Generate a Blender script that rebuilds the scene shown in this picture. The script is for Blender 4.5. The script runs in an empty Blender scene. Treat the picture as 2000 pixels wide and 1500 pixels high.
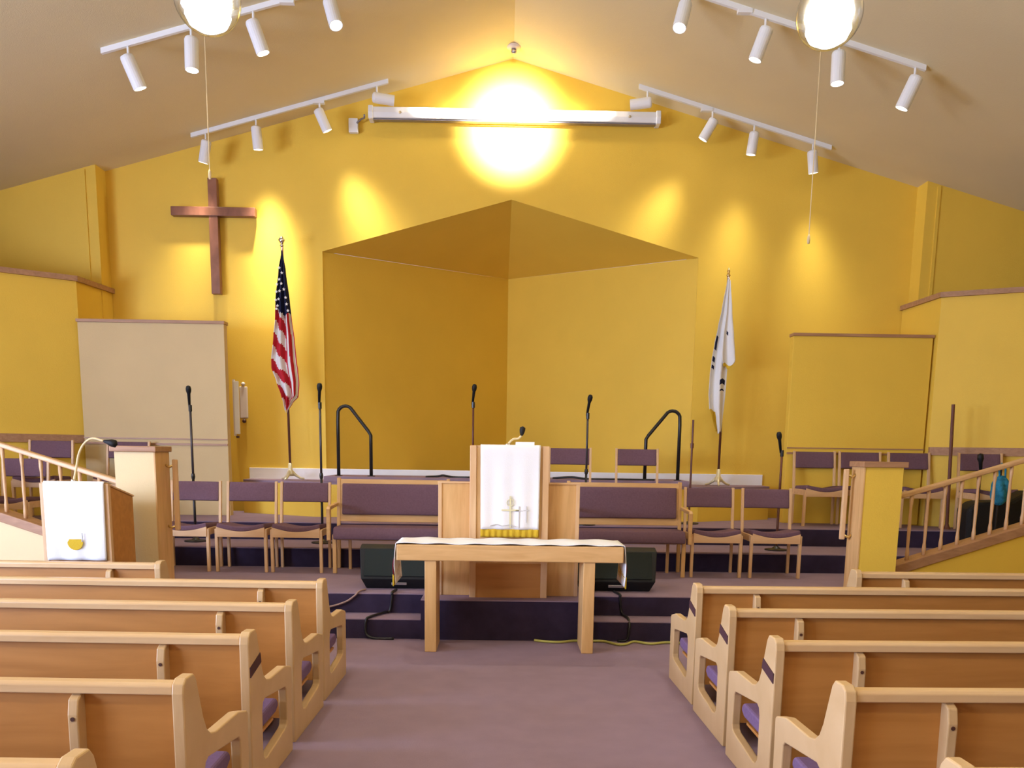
import bpy, bmesh, math, random
from math import sin, cos, pi, radians as R
from mathutils import Vector, Matrix
random.seed(4)
S = bpy.context.scene
C = S.collection
D = bpy.data

# ------------------------------------------------------------------ camera
PITCH, ROLL, YAW = 0.157, 0.0144, 0.0131
cd = D.cameras.new('camera'); cam = D.objects.new('camera', cd); C.objects.link(cam)
cd.sensor_width = 36; cd.lens = 1700 / 2000 * 36; cd.shift_y = 0.2; cd.clip_start = 0.05; cd.clip_end = 100
F = Vector((cos(PITCH) * sin(YAW), cos(PITCH) * cos(YAW), -sin(PITCH)))
R0 = Vector((cos(YAW), -sin(YAW), 0)); U0 = R0.cross(F)
RX = R0 * cos(ROLL) + U0 * sin(ROLL); UY = -R0 * sin(ROLL) + U0 * cos(ROLL)
m3 = Matrix((RX, UY, -F)).transposed()
cam.matrix_world = Matrix.Translation((-0.035, 0, 1.618)) @ m3.to_4x4()
S.camera = cam

# ------------------------------------------------------------------ look, world
S.view_settings.view_transform = 'Standard'
S.view_settings.look = 'None'
S.view_settings.exposure = 0.05
S.view_settings.gamma = 1.0
S.view_settings.use_curve_mapping = False
S.cycles.max_bounces = 8
S.cycles.diffuse_bounces = 4
S.cycles.glossy_bounces = 3
S.cycles.transparent_max_bounces = 8
S.cycles.sample_clamp_indirect = 6
S.cycles.caustics_reflective = False
S.cycles.caustics_refractive = False
S.cycles.use_denoising = True
W = D.worlds.new('sky'); S.world = W; W.use_nodes = True
bg = W.node_tree.nodes['Background']; bg.inputs[0].default_value = (0.55, 0.68, 1, 1); bg.inputs[1].default_value = 1.0

WARM = (1.0, 0.94, 0.80)
DAY = (0.56, 0.68, 1.0)
P_SPOT = 52.0
P_CENTRE = 350.0
P_BEAM = 40000.0
P_GLOBE = 255.0
P_DAY = 850.0

def aim(d):
    return Vector(d).to_track_quat('-Z', 'Y').to_euler()
def area(name, loc, d, sx, sy, power, col):
    l = D.lights.new(name, 'AREA'); l.shape = 'RECTANGLE'; l.size = sx; l.size_y = sy; l.energy = power; l.color = col
    o = D.objects.new(name, l); C.objects.link(o); o.location = loc; o.rotation_euler = aim(d); return o
# daylight entering through the two openings of the left wall
area('window_daylight', (-8.62, 3.6, 2.1), (1, 0.1, -0.12), 3.4, 1.9, P_DAY, DAY)
area('window_daylight', (-8.62, -.8, 2.1), (1, 0.1, -0.12), 3.4, 1.9, P_DAY, DAY)

# ------------------------------------------------------------------ materials
def nodes(name):
    m = D.materials.new(name); m.use_nodes = True
    return m, m.node_tree, m.node_tree.nodes['Principled BSDF']
def lin(c):
    return tuple(((x / 255) / 12.92 if x / 255 <= 0.04045 else ((x / 255 + 0.055) / 1.055) ** 2.4) for x in c) + (1,)
def plain(name, col, rough=0.6, spec=0.3, metal=0.0, noise=0.0, nscale=8.0, bump=0.0, bscale=60.0, coat=0.0):
    m, t, b = nodes(name)
    b.inputs['Base Color'].default_value = col + (1,) if len(col) == 3 else col
    b.inputs['Roughness'].default_value = rough; b.inputs['Specular IOR Level'].default_value = spec
    b.inputs['Metallic'].default_value = metal; b.inputs['Coat Weight'].default_value = coat
    tc = t.nodes.new('ShaderNodeTexCoord')
    if noise:
        n = t.nodes.new('ShaderNodeTexNoise'); n.inputs['Scale'].default_value = nscale; n.inputs['Detail'].default_value = 3
        t.links.new(tc.outputs['Object'], n.inputs['Vector'])
        r = t.nodes.new('ShaderNodeMixRGB'); r.blend_type = 'MULTIPLY'; r.inputs[0].default_value = 1
        r.inputs[1].default_value = b.inputs['Base Color'].default_value
        cr = t.nodes.new('ShaderNodeValToRGB'); cr.color_ramp.elements[0].position = .3; cr.color_ramp.elements[1].position = .7
        cr.color_ramp.elements[0].color = (1 - noise,) * 3 + (1,); cr.color_ramp.elements[1].color = (1 + noise * .3,) * 3 + (1,)
        t.links.new(n.outputs['Fac'], cr.inputs[0]); t.links.new(cr.outputs[0], r.inputs[2]); t.links.new(r.outputs[0], b.inputs['Base Color'])
    if bump:
        n2 = t.nodes.new('ShaderNodeTexNoise'); n2.inputs['Scale'].default_value = bscale; n2.inputs['Detail'].default_value = 2
        t.links.new(tc.outputs['Object'], n2.inputs['Vector'])
        bp = t.nodes.new('ShaderNodeBump'); bp.inputs['Strength'].default_value = bump; bp.inputs['Distance'].default_value = 0.01
        t.links.new(n2.outputs['Fac'], bp.inputs['Height']); t.links.new(bp.outputs[0], b.inputs['Normal'])
    return m
def wood(name, c1, c2, scale=(1.2, 14, 14), rough=0.42, spec=0.4):
    m, t, b = nodes(name)
    tc = t.nodes.new('ShaderNodeTexCoord'); mp = t.nodes.new('ShaderNodeMapping'); mp.inputs['Scale'].default_value = scale
    n = t.nodes.new('ShaderNodeTexNoise'); n.inputs['Scale'].default_value = 2.2; n.inputs['Detail'].default_value = 5; n.inputs['Distortion'].default_value = .6
    cr = t.nodes.new('ShaderNodeValToRGB'); cr.color_ramp.elements[0].position = .3; cr.color_ramp.elements[1].position = .72
    cr.color_ramp.elements[0].color = c1 + (1,); cr.color_ramp.elements[1].color = c2 + (1,)
    t.links.new(tc.outputs['Object'], mp.inputs[0]); t.links.new(mp.outputs[0], n.inputs['Vector'])
    t.links.new(n.outputs['Fac'], cr.inputs[0]); t.links.new(cr.outputs[0], b.inputs['Base Color'])
    b.inputs['Roughness'].default_value = rough; b.inputs['Specular IOR Level'].default_value = spec
    return m
def emit(name, col, s):
    m, t, b = nodes(name)
    b.inputs['Base Color'].default_value = (.8, .8, .8, 1)
    b.inputs['Emission Color'].default_value = col + (1,); b.inputs['Emission Strength'].default_value = s
    return m
M = {}
M['wall'] = plain('yellow wall paint', (.82, .54, .07), .55, .3, noise=.04, nscale=1.5, bump=.15, bscale=90)
M['wall_day_tint'] = plain('wall paint with daylight tint', (.79, .61, .33), .6, .3, noise=.04, nscale=1.5, bump=.15, bscale=90)  # wall paint made paler, carrying some of the left daylight in its colour
M['panel_day_tint'] = plain('tan panel cloth with daylight tint', (.66, .50, .27), .85, .1, noise=.04, nscale=2, bump=.3, bscale=220)  # tan partly the panel's own, partly left daylight mixed into the colour
M['ceiling'] = plain('cream ceiling paint', (.77, .655, .40), .8, .2, noise=.03, nscale=1.2, bump=.2, bscale=120)
M['carpet'] = plain('mauve carpet', (.40, .285, .365), .95, .05, noise=.07, nscale=5, bump=.8, bscale=420)
M['carpet_riser_shade'] = plain('plum carpet with painted shade', (.062, .044, .085), .95, .05, noise=.2, nscale=7, bump=.8, bscale=420)  # shade of the risers painted in as a darker copy of the carpet
M['trim'] = wood('brown trim wood', (.34, .17, .085), (.46, .25, .13))
M['maple'] = wood('maple wood', (.64, .38, .19), (.76, .50, .27), (1.0, 9, 9))
M['maple_v'] = wood('maple wood upright grain', (.64, .38, .19), (.76, .50, .27), (9, 9, 1.0))
M['maple_edge'] = wood('pale pew end wood', (.56, .36, .17), (.65, .44, .23), (9, 1.6, 1.6))
M['rail'] = wood('pale pew rail', (.62, .385, .18), (.73, .50, .27), (.8, 9, 9), .3, .5)
M['veneer'] = wood('beech veneer', (.45, .19, .042), (.56, .25, .062), (.7, 7, 7), .45, .35)
M['oak'] = wood('golden oak', (.62, .35, .13), (.75, .46, .20), (1.2, 10, 10))
M['oak_v'] = wood('golden oak upright grain', (.62, .35, .13), (.75, .46, .20), (10, 10, 1.1))
M['cross'] = wood('walnut', (.17, .065, .035), (.27, .11, .065), (4, 9, 2), .4)
M['fabric'] = plain('plum upholstery', (.19, .105, .135), .9, .1, noise=.12, nscale=60, bump=.5, bscale=500)
M['cushion'] = plain('purple pew cushion', (.23, .14, .26), .9, .1, noise=.1, nscale=60, bump=.5, bscale=500)
M['white'] = plain('white paint', (.82, .82, .82), .45, .4)
M['cloth'] = plain('white cloth', (.90, .89, .91), .9, .1, bump=.3, bscale=300)
M['gold'] = plain('gold fringe', (.80, .52, .03), .7, .3, bump=.8, bscale=300)
M['gold_thread'] = plain('pale gold thread', (.72, .66, .40), .6, .3)
M['grey_thread'] = plain('grey thread', (.62, .60, .60), .8, .1)
M['maroon'] = plain('dark red cloth', (.16, .015, .02), .9, .1)
M['dark_band'] = plain('dark brown band', (.075, .03, .035), .7, .2)
M['dark_pole'] = plain('dark grey pole', (.05, .04, .045), .4, .5)
M['black'] = plain('black metal', (.012, .011, .012), .4, .5)
M['black_plastic'] = plain('black plastic', (.010, .010, .011), .55, .3, bump=.3, bscale=200)
M['grille'] = plain('greenish black grille', (.018, .026, .023), .6, .3, bump=.9, bscale=500)
M['brown_pole'] = wood('dark brown pole', (.11, .035, .02), (.17, .06, .035), (9, 9, 1))
M['grey_metal'] = plain('grey metal', (.30, .27, .29), .35, .5, .7)
M['brass'] = plain('brass', (.75, .55, .22), .3, .5, .9)
M['chrome'] = plain('chrome', (.8, .78, .74), .22, .5, 1)
M['stand_white'] = plain('pale gold stand', (.78, .70, .45), .35, .5, .3)
M['red'] = plain('red flag cloth', (.50, .022, .035), .8, .15)
M['navy'] = plain('navy flag cloth', (.015, .018, .055), .8, .15)
M['flag_white'] = plain('white flag cloth', (.80, .78, .76), .8, .15)
M['ivory'] = plain('ivory plastic', (.74, .66, .62), .5, .3)
M['blue_cloth'] = plain('bright blue cloth', (.03, .25, .45), .8, .2, noise=.5, nscale=22, bump=.9, bscale=30)
M['yellow_cord'] = plain('yellow green cord', (.50, .47, .12), .5, .4)
M['pale_cord'] = plain('pale brown cord', (.35, .22, .18), .5, .4)
M['cord'] = plain('cream cord', (.74, .58, .32), .6, .3)
M['brown_plastic'] = plain('brown plastic', (.08, .03, .02), .5, .4)
M['lens'] = emit('lit lamp face', (1, .88, .7), 9)
M['bulb'] = emit('lit globe lamp', (1, .93, .82), 22)
gm, gt, gb = nodes('ribbed clear glass')
gt.nodes.remove(gb); out = gt.nodes['Material Output']
tr = gt.nodes.new('ShaderNodeBsdfTransparent'); tr.inputs[0].default_value = (.93, .93, .88, 1)
gl = gt.nodes.new('ShaderNodeBsdfGlossy'); gl.inputs['Roughness'].default_value = .12
fr = gt.nodes.new('ShaderNodeLayerWeight'); fr.inputs[0].default_value = .35
wv = gt.nodes.new('ShaderNodeBump'); wv.inputs['Strength'].default_value = .6
mx = gt.nodes.new('ShaderNodeMixShader')
gt.links.new(fr.outputs['Facing'], mx.inputs[0]); gt.links.new(tr.outputs[0], mx.inputs[1]); gt.links.new(gl.outputs[0], mx.inputs[2]); gt.links.new(mx.outputs[0], out.inputs[0])
M['glass'] = gm

# ------------------------------------------------------------------ mesh helpers
class MB:
    def __init__(s): s.b = bmesh.new()
    def box(s, x0, x1, y0, y1, z0, z1, rz=0, piv=None):
        v = [Vector((x, y, z)) for x in (x0, x1) for y in (y0, y1) for z in (z0, z1)]
        if rz:
            p = Vector(piv) if piv else Vector(((x0 + x1) / 2, (y0 + y1) / 2, 0)); m = Matrix.Rotation(rz, 3, 'Z')
            v = [p + m @ (q - p) for q in v]
        w = [s.b.verts.new(q) for q in v]
        for f in ((0, 1, 3, 2), (4, 6, 7, 5), (0, 4, 5, 1), (2, 3, 7, 6), (0, 2, 6, 4), (1, 5, 7, 3)): s.b.faces.new([w[i] for i in f])
        return s
    def prism(s, pts, plane, a, b, hole=None):
        def P(p, q):
            return {'xy': (p[0], p[1], q), 'yz': (q, p[0], p[1]), 'xz': (p[0], q, p[1])}[plane]
        A = [s.b.verts.new(P(p, a)) for p in pts]; B = [s.b.verts.new(P(p, b)) for p in pts]
        n = len(pts)
        for i in range(n): s.b.faces.new([A[i], A[(i + 1) % n], B[(i + 1) % n], B[i]])
        if hole:
            HA = [s.b.verts.new(P(p, a)) for p in hole]; HB = [s.b.verts.new(P(p, b)) for p in hole]
            k = len(hole)
            for i in range(k): s.b.faces.new([HA[i], HB[i], HB[(i + 1) % k], HA[(i + 1) % k]])
            for V, H in ((A, HA), (B, HB)):
                ed = []
                for L in (V, H):
                    for i in range(len(L)):
                        e = s.b.edges.get((L[i], L[(i + 1) % len(L)])) or s.b.edges.new((L[i], L[(i + 1) % len(L)])); ed.append(e)
                bmesh.ops.triangle_fill(s.b, use_beauty=True, use_dissolve=False, edges=ed)
        else:
            s.b.faces.new(A[::-1]); s.b.faces.new(B)
        return s
    def tube(s, pts, r, seg=10, caps=True):
        pts = [Vector(p) for p in pts]; rs = r if isinstance(r, (list, tuple)) else [r] * len(pts)
        rings = []; up = None
        for i, p in enumerate(pts):
            d = (pts[min(i + 1, len(pts) - 1)] - pts[max(i - 1, 0)]).normalized()
            if up is None: up = Vector((0, 0, 1)) if abs(d.z) < .9 else Vector((1, 0, 0))
            x = d.cross(up).normalized(); y = x.cross(d).normalized(); up = y
            rings.append([s.b.verts.new(p + (x * cos(2 * pi * k / seg) + y * sin(2 * pi * k / seg)) * rs[i]) for k in range(seg)])
        for a, b in zip(rings, rings[1:]):
            for k in range(seg): s.b.faces.new([a[k], a[(k + 1) % seg], b[(k + 1) % seg], b[k]])
        if caps: s.b.faces.new(rings[0][::-1]); s.b.faces.new(rings[-1])
        return s
    def lathe(s, prof, loc=(0, 0, 0), seg=20, d=(0, 0, 1), ribs=0):
        q = Vector((0, 0, 1)).rotation_difference(Vector(d).normalized()); loc = Vector(loc); rings = []
        for r, z in prof:
            if r < 1e-5: rings.append([s.b.verts.new(loc + q @ Vector((0, 0, z)))]); continue
            rings.append([s.b.verts.new(loc + q @ Vector(((r * (1 + (ribs if k % 2 else 0))) * cos(2 * pi * k / seg), (r * (1 + (ribs if k % 2 else 0))) * sin(2 * pi * k / seg), z))) for k in range(seg)])
        for a, b in zip(rings, rings[1:]):
            for k in range(seg):
                j = (k + 1) % seg
                if len(a) == 1 and len(b) == 1: continue
                if len(a) == 1: s.b.faces.new([a[0], b[j], b[k]])
                elif len(b) == 1: s.b.faces.new([a[k], a[j], b[0]])
                else: s.b.faces.new([a[k], a[j], b[j], b[k]])
        if len(rings[0]) > 1: s.b.faces.new(rings[0][::-1])
        if len(rings[-1]) > 1: s.b.faces.new(rings[-1])
        return s
    def grid(s, fn, nu, nv, thick=0.0, mat=None):
        """fn(u,v) -> point; a sheet with thickness along its normal"""
        P = [[Vector(fn(i / nu, j / nv)) for j in range(nv + 1)] for i in range(nu + 1)]
        V = [[s.b.verts.new(p) for p in row] for row in P]
        for i in range(nu):
            for j in range(nv):
                f = s.b.faces.new([V[i][j], V[i + 1][j], V[i + 1][j + 1], V[i][j + 1]]); f.smooth = True
                if mat: f.material_index = mat((i + .5) / nu, (j + .5) / nv)
        return s
    def ball(s, c, r, sc=(1, 1, 1), sub=3):
        res = bmesh.ops.create_icosphere(s.b, subdivisions=sub, radius=r)
        for v in res['verts']: v.co = Vector(c) + Vector((v.co.x * sc[0], v.co.y * sc[1], v.co.z * sc[2]))
        return s
def obj(name, mb, mat, parent=None, bevel=0.0, smooth=False, solid=0.0, loc=None, subd=0):
    bmesh.ops.recalc_face_normals(mb.b, faces=mb.b.faces[:]) if not solid else None
    me = D.meshes.new(name); mb.b.to_mesh(me); mb.b.free()
    for k in (mat if isinstance(mat, list) else [mat]): me.materials.append(M[k])
    if smooth:
        for p in me.polygons: p.use_smooth = True
    o = D.objects.new(name, me); C.objects.link(o)
    if parent: o.parent = parent
    if loc: o.location = loc
    if solid:
        md = o.modifiers.new('t', 'SOLIDIFY'); md.thickness = solid; md.offset = 0
    if bevel:
        md = o.modifiers.new('b', 'BEVEL'); md.width = bevel; md.segments = 2; md.limit_method = 'ANGLE'; md.angle_limit = R(35)
        md.use_clamp_overlap = True
    if subd:
        md = o.modifiers.new('s', 'SUBSURF'); md.levels = subd; md.render_levels = subd
    return o
def struct(name, mb, mat, **k):
    o = obj(name, mb, mat, **k); o['kind'] = 'structure'; return o
def thing(name, label, cat, loc=(0, 0, 0), rz=0, group=None):
    o = D.objects.new(name, None); C.objects.link(o); o.location = loc; o.rotation_euler = (0, 0, rz); o.empty_display_size = .1
    o['label'] = label; o['category'] = cat
    if group: o['group'] = group
    return o
def tag(o, label, cat, group=None):
    o['label'] = label; o['category'] = cat
    if group: o['group'] = group
    return o
def dup(root, label, loc, rz=0):
    r = root.copy(); C.objects.link(r); r.location = loc; r.rotation_euler = (0, 0, rz); r['label'] = label
    for ch in list(root.children):
        c = ch.copy(); C.objects.link(c); c.parent = r
        for g in list(ch.children):
            e = g.copy(); C.objects.link(e); e.parent = c
    return r
def arc(cx, cy, r, a0, a1, n):
    return [(cx + r * cos(R(a0 + (a1 - a0) * i / n)), cy + r * sin(R(a0 + (a1 - a0) * i / n))) for i in range(n + 1)]

# ------------------------------------------------------------------ the room
SL, ZR, XC = 0.274, 6.549, 0.045            # roof slope, ridge height, ridge line
def roof(x): return ZR - SL * abs(x - XC)
XW, YF, YB = 8.5, 12.0, -5.0                # side walls, front wall, rear wall
H0, H1 = 0.352, 1.20                        # platform floor, high platform
Z1, Z2 = 0.557, 0.762                       # choir tiers

struct('floor', MB().box(-XW - .2, XW + .2, YB - .2, YF + 3.2, -.2, 0), 'carpet')
for sgn, nm in ((-1, 'ceiling'), (1, 'ceiling')):
    xe = XC + sgn * (XW + .3)
    struct(nm, MB().prism([(XC, ZR), (xe, roof(xe)), (xe, roof(xe) + .2), (XC, ZR + .2)], 'xz', YB - .2, YF + .3), 'ceiling')
# gabled front wall with the pointed recess opening
RL, RR, RZ, RAP, RBZ, RBY = -2.43, 2.52, 4.17, 4.854, 4.325, 14.5
WL, WR = -5.21, 5.35
w = MB()
w.prism([(WL, 0), (RL, 0), (RL, RZ), (XC, RAP), (XC, roof(XC) + .05), (WL, roof(WL) + .05)], 'xz', YF, YF + .25)
w.prism([(RR, 0), (WR, 0), (WR, roof(WR) + .05), (XC, roof(XC) + .05), (XC, RAP), (RR, RZ)], 'xz', YF, YF + .25)
struct('wall_front', w, 'wall')
def quadwall(name, pts, mat, t=(0, .12, 0)):
    b = MB(); A = [b.b.verts.new(Vector(p)) for p in pts]; B = [b.b.verts.new(Vector(p) + Vector(t)) for p in pts]; n = len(pts)
    b.b.faces.new(A); b.b.faces.new(B[::-1])
    for i in range(n): b.b.faces.new([A[i], B[i], B[(i + 1) % n], A[(i + 1) % n]])
    return struct(name, b, mat)
bc = (XC - .02, RBY)
quadwall('wall_recess_left', [(RL, YF + .02, H1 - .2), (bc[0], bc[1], H1 - .2), (bc[0], bc[1], RBZ), (RL, YF + .02, RZ)], 'wall', (-.1, .12, 0))
quadwall('wall_recess_right', [(RR, YF + .02, H1 - .2), (bc[0], bc[1], H1 - .2), (bc[0], bc[1], RBZ), (RR, YF + .02, RZ)], 'wall', (.1, .12, 0))
quadwall('ceiling_recess_left', [(RL, YF + .01, RZ), (XC, YF + .01, RAP), (bc[0], bc[1], RBZ)], 'wall', (0, .02, .12))
quadwall('ceiling_recess_right', [(RR, YF + .01, RZ), (XC, YF + .01, RAP), (bc[0], bc[1], RBZ)], 'wall', (0, .02, .12))
# wing walls, a little nearer than the gable wall
for sgn, xe, nm in ((-1, WL, 'wall_front_left_wing'), (1, WR, 'wall_front_right_wing')):
    x2 = sgn * (XW + .1)
    struct(nm, MB().prism([(xe, 0), (x2, 0), (x2, roof(x2) + .05), (xe, roof(xe) + .05)], 'xz', YF - .28, YF + .25), 'wall')
    struct('trim_1' if sgn < 0 else 'trim_2', MB().box(min(xe + sgn * .13, xe + sgn * .17), max(xe + sgn * .13, xe + sgn * .17), YF - .296, YF - .28, 3.6, roof(xe + sgn * .2) - .01), 'wall')
# side and rear walls
struct('wall_right', MB().box(XW, XW + .2, YB, YF + .2, 0, roof(XW) + .06), 'wall')
lw = MB()
ys = [YB, -2.5, .9, 1.9, 5.3, YF + .2]
for i in range(5):
    if i in (1, 3):
        lw.box(-XW - .2, -XW, ys[i], ys[i + 1], 0, 1.15).box(-XW - .2, -XW, ys[i], ys[i + 1], 3.05, roof(-XW) + .06)
    else: lw.box(-XW - .2, -XW, ys[i], ys[i + 1], 0, roof(-XW) + .06)
struct('wall_left', lw, 'wall_day_tint')
for k, (a, b) in enumerate(((-2.5, .9), (1.9, 5.3))):
    fr_ = MB()
    for y in (a, (a + b) / 2 - .03, b - .06): fr_.box(-XW - .14, -XW - .04, y, y + .06, 1.15, 3.05)
    for z in (1.15, 2.99): fr_.box(-XW - .14, -XW - .04, a, b, z, z + .06)
    struct('window_%d' % (k + 1), fr_, 'white')
rw = MB().prism([(-XW, 0), (XW, 0), (XW, roof(XW) + .04), (XC, ZR + .04), (-XW, roof(-XW) + .04)], 'xz', YB - .2, YB)
struct('wall_rear', rw, 'wall_day_tint')

# low angled walls either side of the choir, with caps and chair rails
def lowwall(sgn, x1, x2, y2, x3, y3, nm, t1, t2, z):
    # x1 at the gable wall, corner (x2,y2), then a long face through (x3,y3) to the side wall
    k = (y3 - y2) / (x3 - x2); xe = sgn * XW; ye = y2 + k * (xe - x2); n = Vector((-(ye - y2), xe - x2)).normalized() * .14
    if n.y < 0: n = -n
    o = sgn * .14
    pts = [(x1, YF - .01), (x2, y2), (xe, ye), (xe + n.x, ye + n.y), (x2 + o, y2 + .1), (x1 + o, YF - .01)]
    struct(nm, MB().prism(pts, 'xy', 0, z), 'wall')
    e = .035
    cp = [(x1 - sgn * e, YF - .01), (x2 - sgn * e, y2 - e), (xe, ye - e * 1.2), (xe + n.x, ye + n.y + e), (x2 + o, y2 + .14), (x1 + o, YF - .01)]
    struct(t1, MB().prism(cp, 'xy', z, z + .06), 'trim')
    # chair rail along the long face
    e = .03
    cr_ = [(x2, y2), (xe, ye), (xe, ye - e * 1.3), (x2, y2 - e * 1.3)]
    struct(t2, MB().prism(cr_, 'xy', 1.64, 1.74), 'trim')
lowwall(-1, -5.2, -5.273, 11.156, -5.916, 10.668, 'wall_choir_left', 'trim_3', 'trim_4', 3.59)
lowwall(1, 5.275, 5.30, 10.99, 6.051, 10.57, 'wall_choir_right', 'trim_5', 'trim_6', 3.54)
# tall partition panels behind the choir
def panel(nm, x0, x1, y, z, mat, t1, t2):
    struct(nm, MB().box(x0, x1, y, y + .12, Z2, z), mat, bevel=.004)
    struct(t1, MB().box(x0 - .01, x1 + .01, y - .02, y + .14, z, z + .035), 'trim')
    struct(t2, MB().box(x0, x1 - .002, y - .018, y, 1.63, 1.655).box(x0, x1 - .002, y - .012, y, 1.70, 1.715), 'trim')
panel('wall_partition_left', -5.24, -3.46, 11.05, 3.10, 'panel_day_tint', 'trim_7', 'trim_8')
panel('wall_partition_right', 3.54, 5.27, 11.05, 3.07, 'wall', 'trim_9', 'trim_10')

# platform, steps, tiers
P0 = [(-3.1, 7.657), (3.17, 7.657), (3.17, 8.05), (3.6, 8.1), (8.2, 9.8), (8.2, YF), (-8.2, YF), (-8.2, 9.8), (-3.5, 8.1), (-3.1, 8.1)]
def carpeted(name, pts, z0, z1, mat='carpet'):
    """carpeted top slab over risers whose shade is painted in as darker carpet"""
    struct(name, MB().prism(pts, 'xy', z0, z1 - .012), 'carpet_riser_shade')
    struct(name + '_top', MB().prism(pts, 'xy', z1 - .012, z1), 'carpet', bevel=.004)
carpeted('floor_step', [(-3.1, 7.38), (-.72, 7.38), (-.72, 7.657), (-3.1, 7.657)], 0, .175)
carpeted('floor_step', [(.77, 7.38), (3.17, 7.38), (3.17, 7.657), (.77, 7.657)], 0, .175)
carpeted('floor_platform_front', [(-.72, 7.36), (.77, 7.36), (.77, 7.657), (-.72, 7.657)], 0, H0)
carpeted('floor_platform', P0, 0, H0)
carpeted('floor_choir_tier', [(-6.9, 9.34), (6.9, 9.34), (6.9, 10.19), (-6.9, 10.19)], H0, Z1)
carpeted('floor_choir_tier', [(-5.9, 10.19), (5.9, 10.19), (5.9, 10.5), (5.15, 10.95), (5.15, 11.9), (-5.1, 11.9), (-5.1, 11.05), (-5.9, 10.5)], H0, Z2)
hp = [(-3.45, 11.6), (-2.4, 11.03), (2.45, 11.03), (3.52, 11.6), (3.52, YF), (-3.45, YF)]
struct('floor_high_platform', MB().prism(hp, 'xy', Z2, H1 - .03).prism([(RL, YF), (RR, YF), bc], 'xy', Z2, H1 - .03), 'wall')
struct('floor_high_platform_top', MB().prism(hp, 'xy', H1 - .03, H1).prism([(RL, YF), (RR, YF), bc], 'xy', H1 - .03, H1), 'carpet')
struct('floor_dais', MB().prism([(-2.28, 11.05), (2.33, 11.05), (2.33, 11.85), (-2.28, 11.85)], 'xy', H1, 1.272), 'carpet', bevel=.006)
struct('baseboard_front', MB().box(-3.47, 3.53, YF - .03, YF - .002, H1 - .05, 1.345), 'cloth', bevel=.004)

# end pillars with ramp rails
def pillar(sgn, x0, x1, y0, y1, z, mat, nm, tn):
    struct(nm, MB().box(x0, x1, y0, y1, 0, z), mat)
    xi = x0 if sgn > 0 else x1
    struct(tn, MB().box(x0 - .03, x1 + .03, y0 - .03, y1 + .03, z, z + .05), 'trim', bevel=.006)
    a, b = (xi - .012, xi) if sgn > 0 else (xi, xi + .012)
    struct('trim_%d' % (13 if sgn > 0 else 14), MB().box(a, b, y0 + .02, y1 + .002, 0, z).box(a, b, y0 - .004, y0 + .02, 0, z), 'oak_v')
    t = thing('grab_rail', 'upright wooden grab bar on the %s pillar of the choir steps' % ('yellow right' if sgn > 0 else 'cream left'), 'grab rail', (xi - sgn * .012, y1 - .09, 0), 0, 'grab rails on the choir pillars')
    obj('bar', MB().box(-sgn * .085 - .022, -sgn * .085 + .022, -.02, .02, .86, 1.5), 'maple_v', t, bevel=.008)
    for zz in (.90, 1.45): obj('bracket', MB().tube([(0, 0, zz), (-sgn * .03, 0, zz - .02), (-sgn * .075, 0, zz)], .012, 8), 'brass', t, smooth=True)
pillar(-1, -3.435, -3.09, 7.75, 8.07, 1.565, 'wall_day_tint', 'wall_pillar_left', 'trim_11')
pillar(1, 3.185, 3.525, 7.75, 8.02, 1.52, 'wall', 'wall_pillar_right', 'trim_12')

def ramp(sgn, xa, ya, dx, dy, zs0, sl, mat, nm, label, nb, b0, step, zoff):
    L = 4.3 ; ux = Vector((sgn * dx, dy, 0)).normalized(); nrm = Vector((-ux.y, ux.x, 0)); 
    if nrm.y < 0: nrm = -nrm
    def pt(s, z, o=0): return Vector((xa, ya, 0)) + ux * s + nrm * o + Vector((0, 0, z))
    b = MB()
    def slab(b, s0, s1, za0, za1, zb0, zb1, o0, o1):
        v = [b.b.verts.new(pt(s, z, o)) for s, zz in ((s0, (za0, za1)), (s1, (zb0, zb1))) for z in zz for o in (o0, o1)]
        for f in ((0, 1, 3, 2), (4, 6, 7, 5), (0, 4, 5, 1), (2, 3, 7, 6), (0, 2, 6, 4), (1, 5, 7, 3)): b.b.faces.new([v[i] for i in f])
    slab(b, 0, L, 0, zs0 - .09, 0, zs0 - .09 + sl * L, .0, .14)
    struct(nm, b, mat)
    t = thing('stair_railing', label, 'railing')
    q = MB(); slab(q, 0, L, zs0 - .09, zs0, zs0 - .09 + sl * L, zs0 + sl * L, -.02, .16); obj('bottom_rail', q, 'trim', t, bevel=.006)
    q = MB(); slab(q, -.02, L, zs0 + zoff - .045, zs0 + zoff, zs0 + zoff - .045 + sl * L, zs0 + zoff + sl * L, .03, .10); obj('handrail', q, 'maple', t, bevel=.012)
    for i in range(nb):
        s = b0 + i * step; z0 = zs0 + sl * s - .01; z1 = zs0 + zoff + sl * s - .035; h = z1 - z0
        q = MB().lathe([(.018, 0), (.018, h * .12), (.013, h * .2), (.016, h * .5), (.012, h * .8), (.018, h * .88), (.018, h)], pt(s, z0, .065), 10)
        obj('baluster', q, 'maple_v', t, smooth=True)
ramp(-1, -3.44, 7.86, 1.0, .22, .66, .262, 'wall_day_tint', 'wall_ramp_left', 'left wooden ramp railing with thin turned balusters above a cream low wall', 9, .26, .2, .635)
ramp(1, 3.53, 7.86, 1.0, .22, .62, .262, 'wall', 'wall_ramp_right', 'right wooden ramp railing with thin turned balusters above a yellow low wall', 10, .21, .175, .635)

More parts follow.
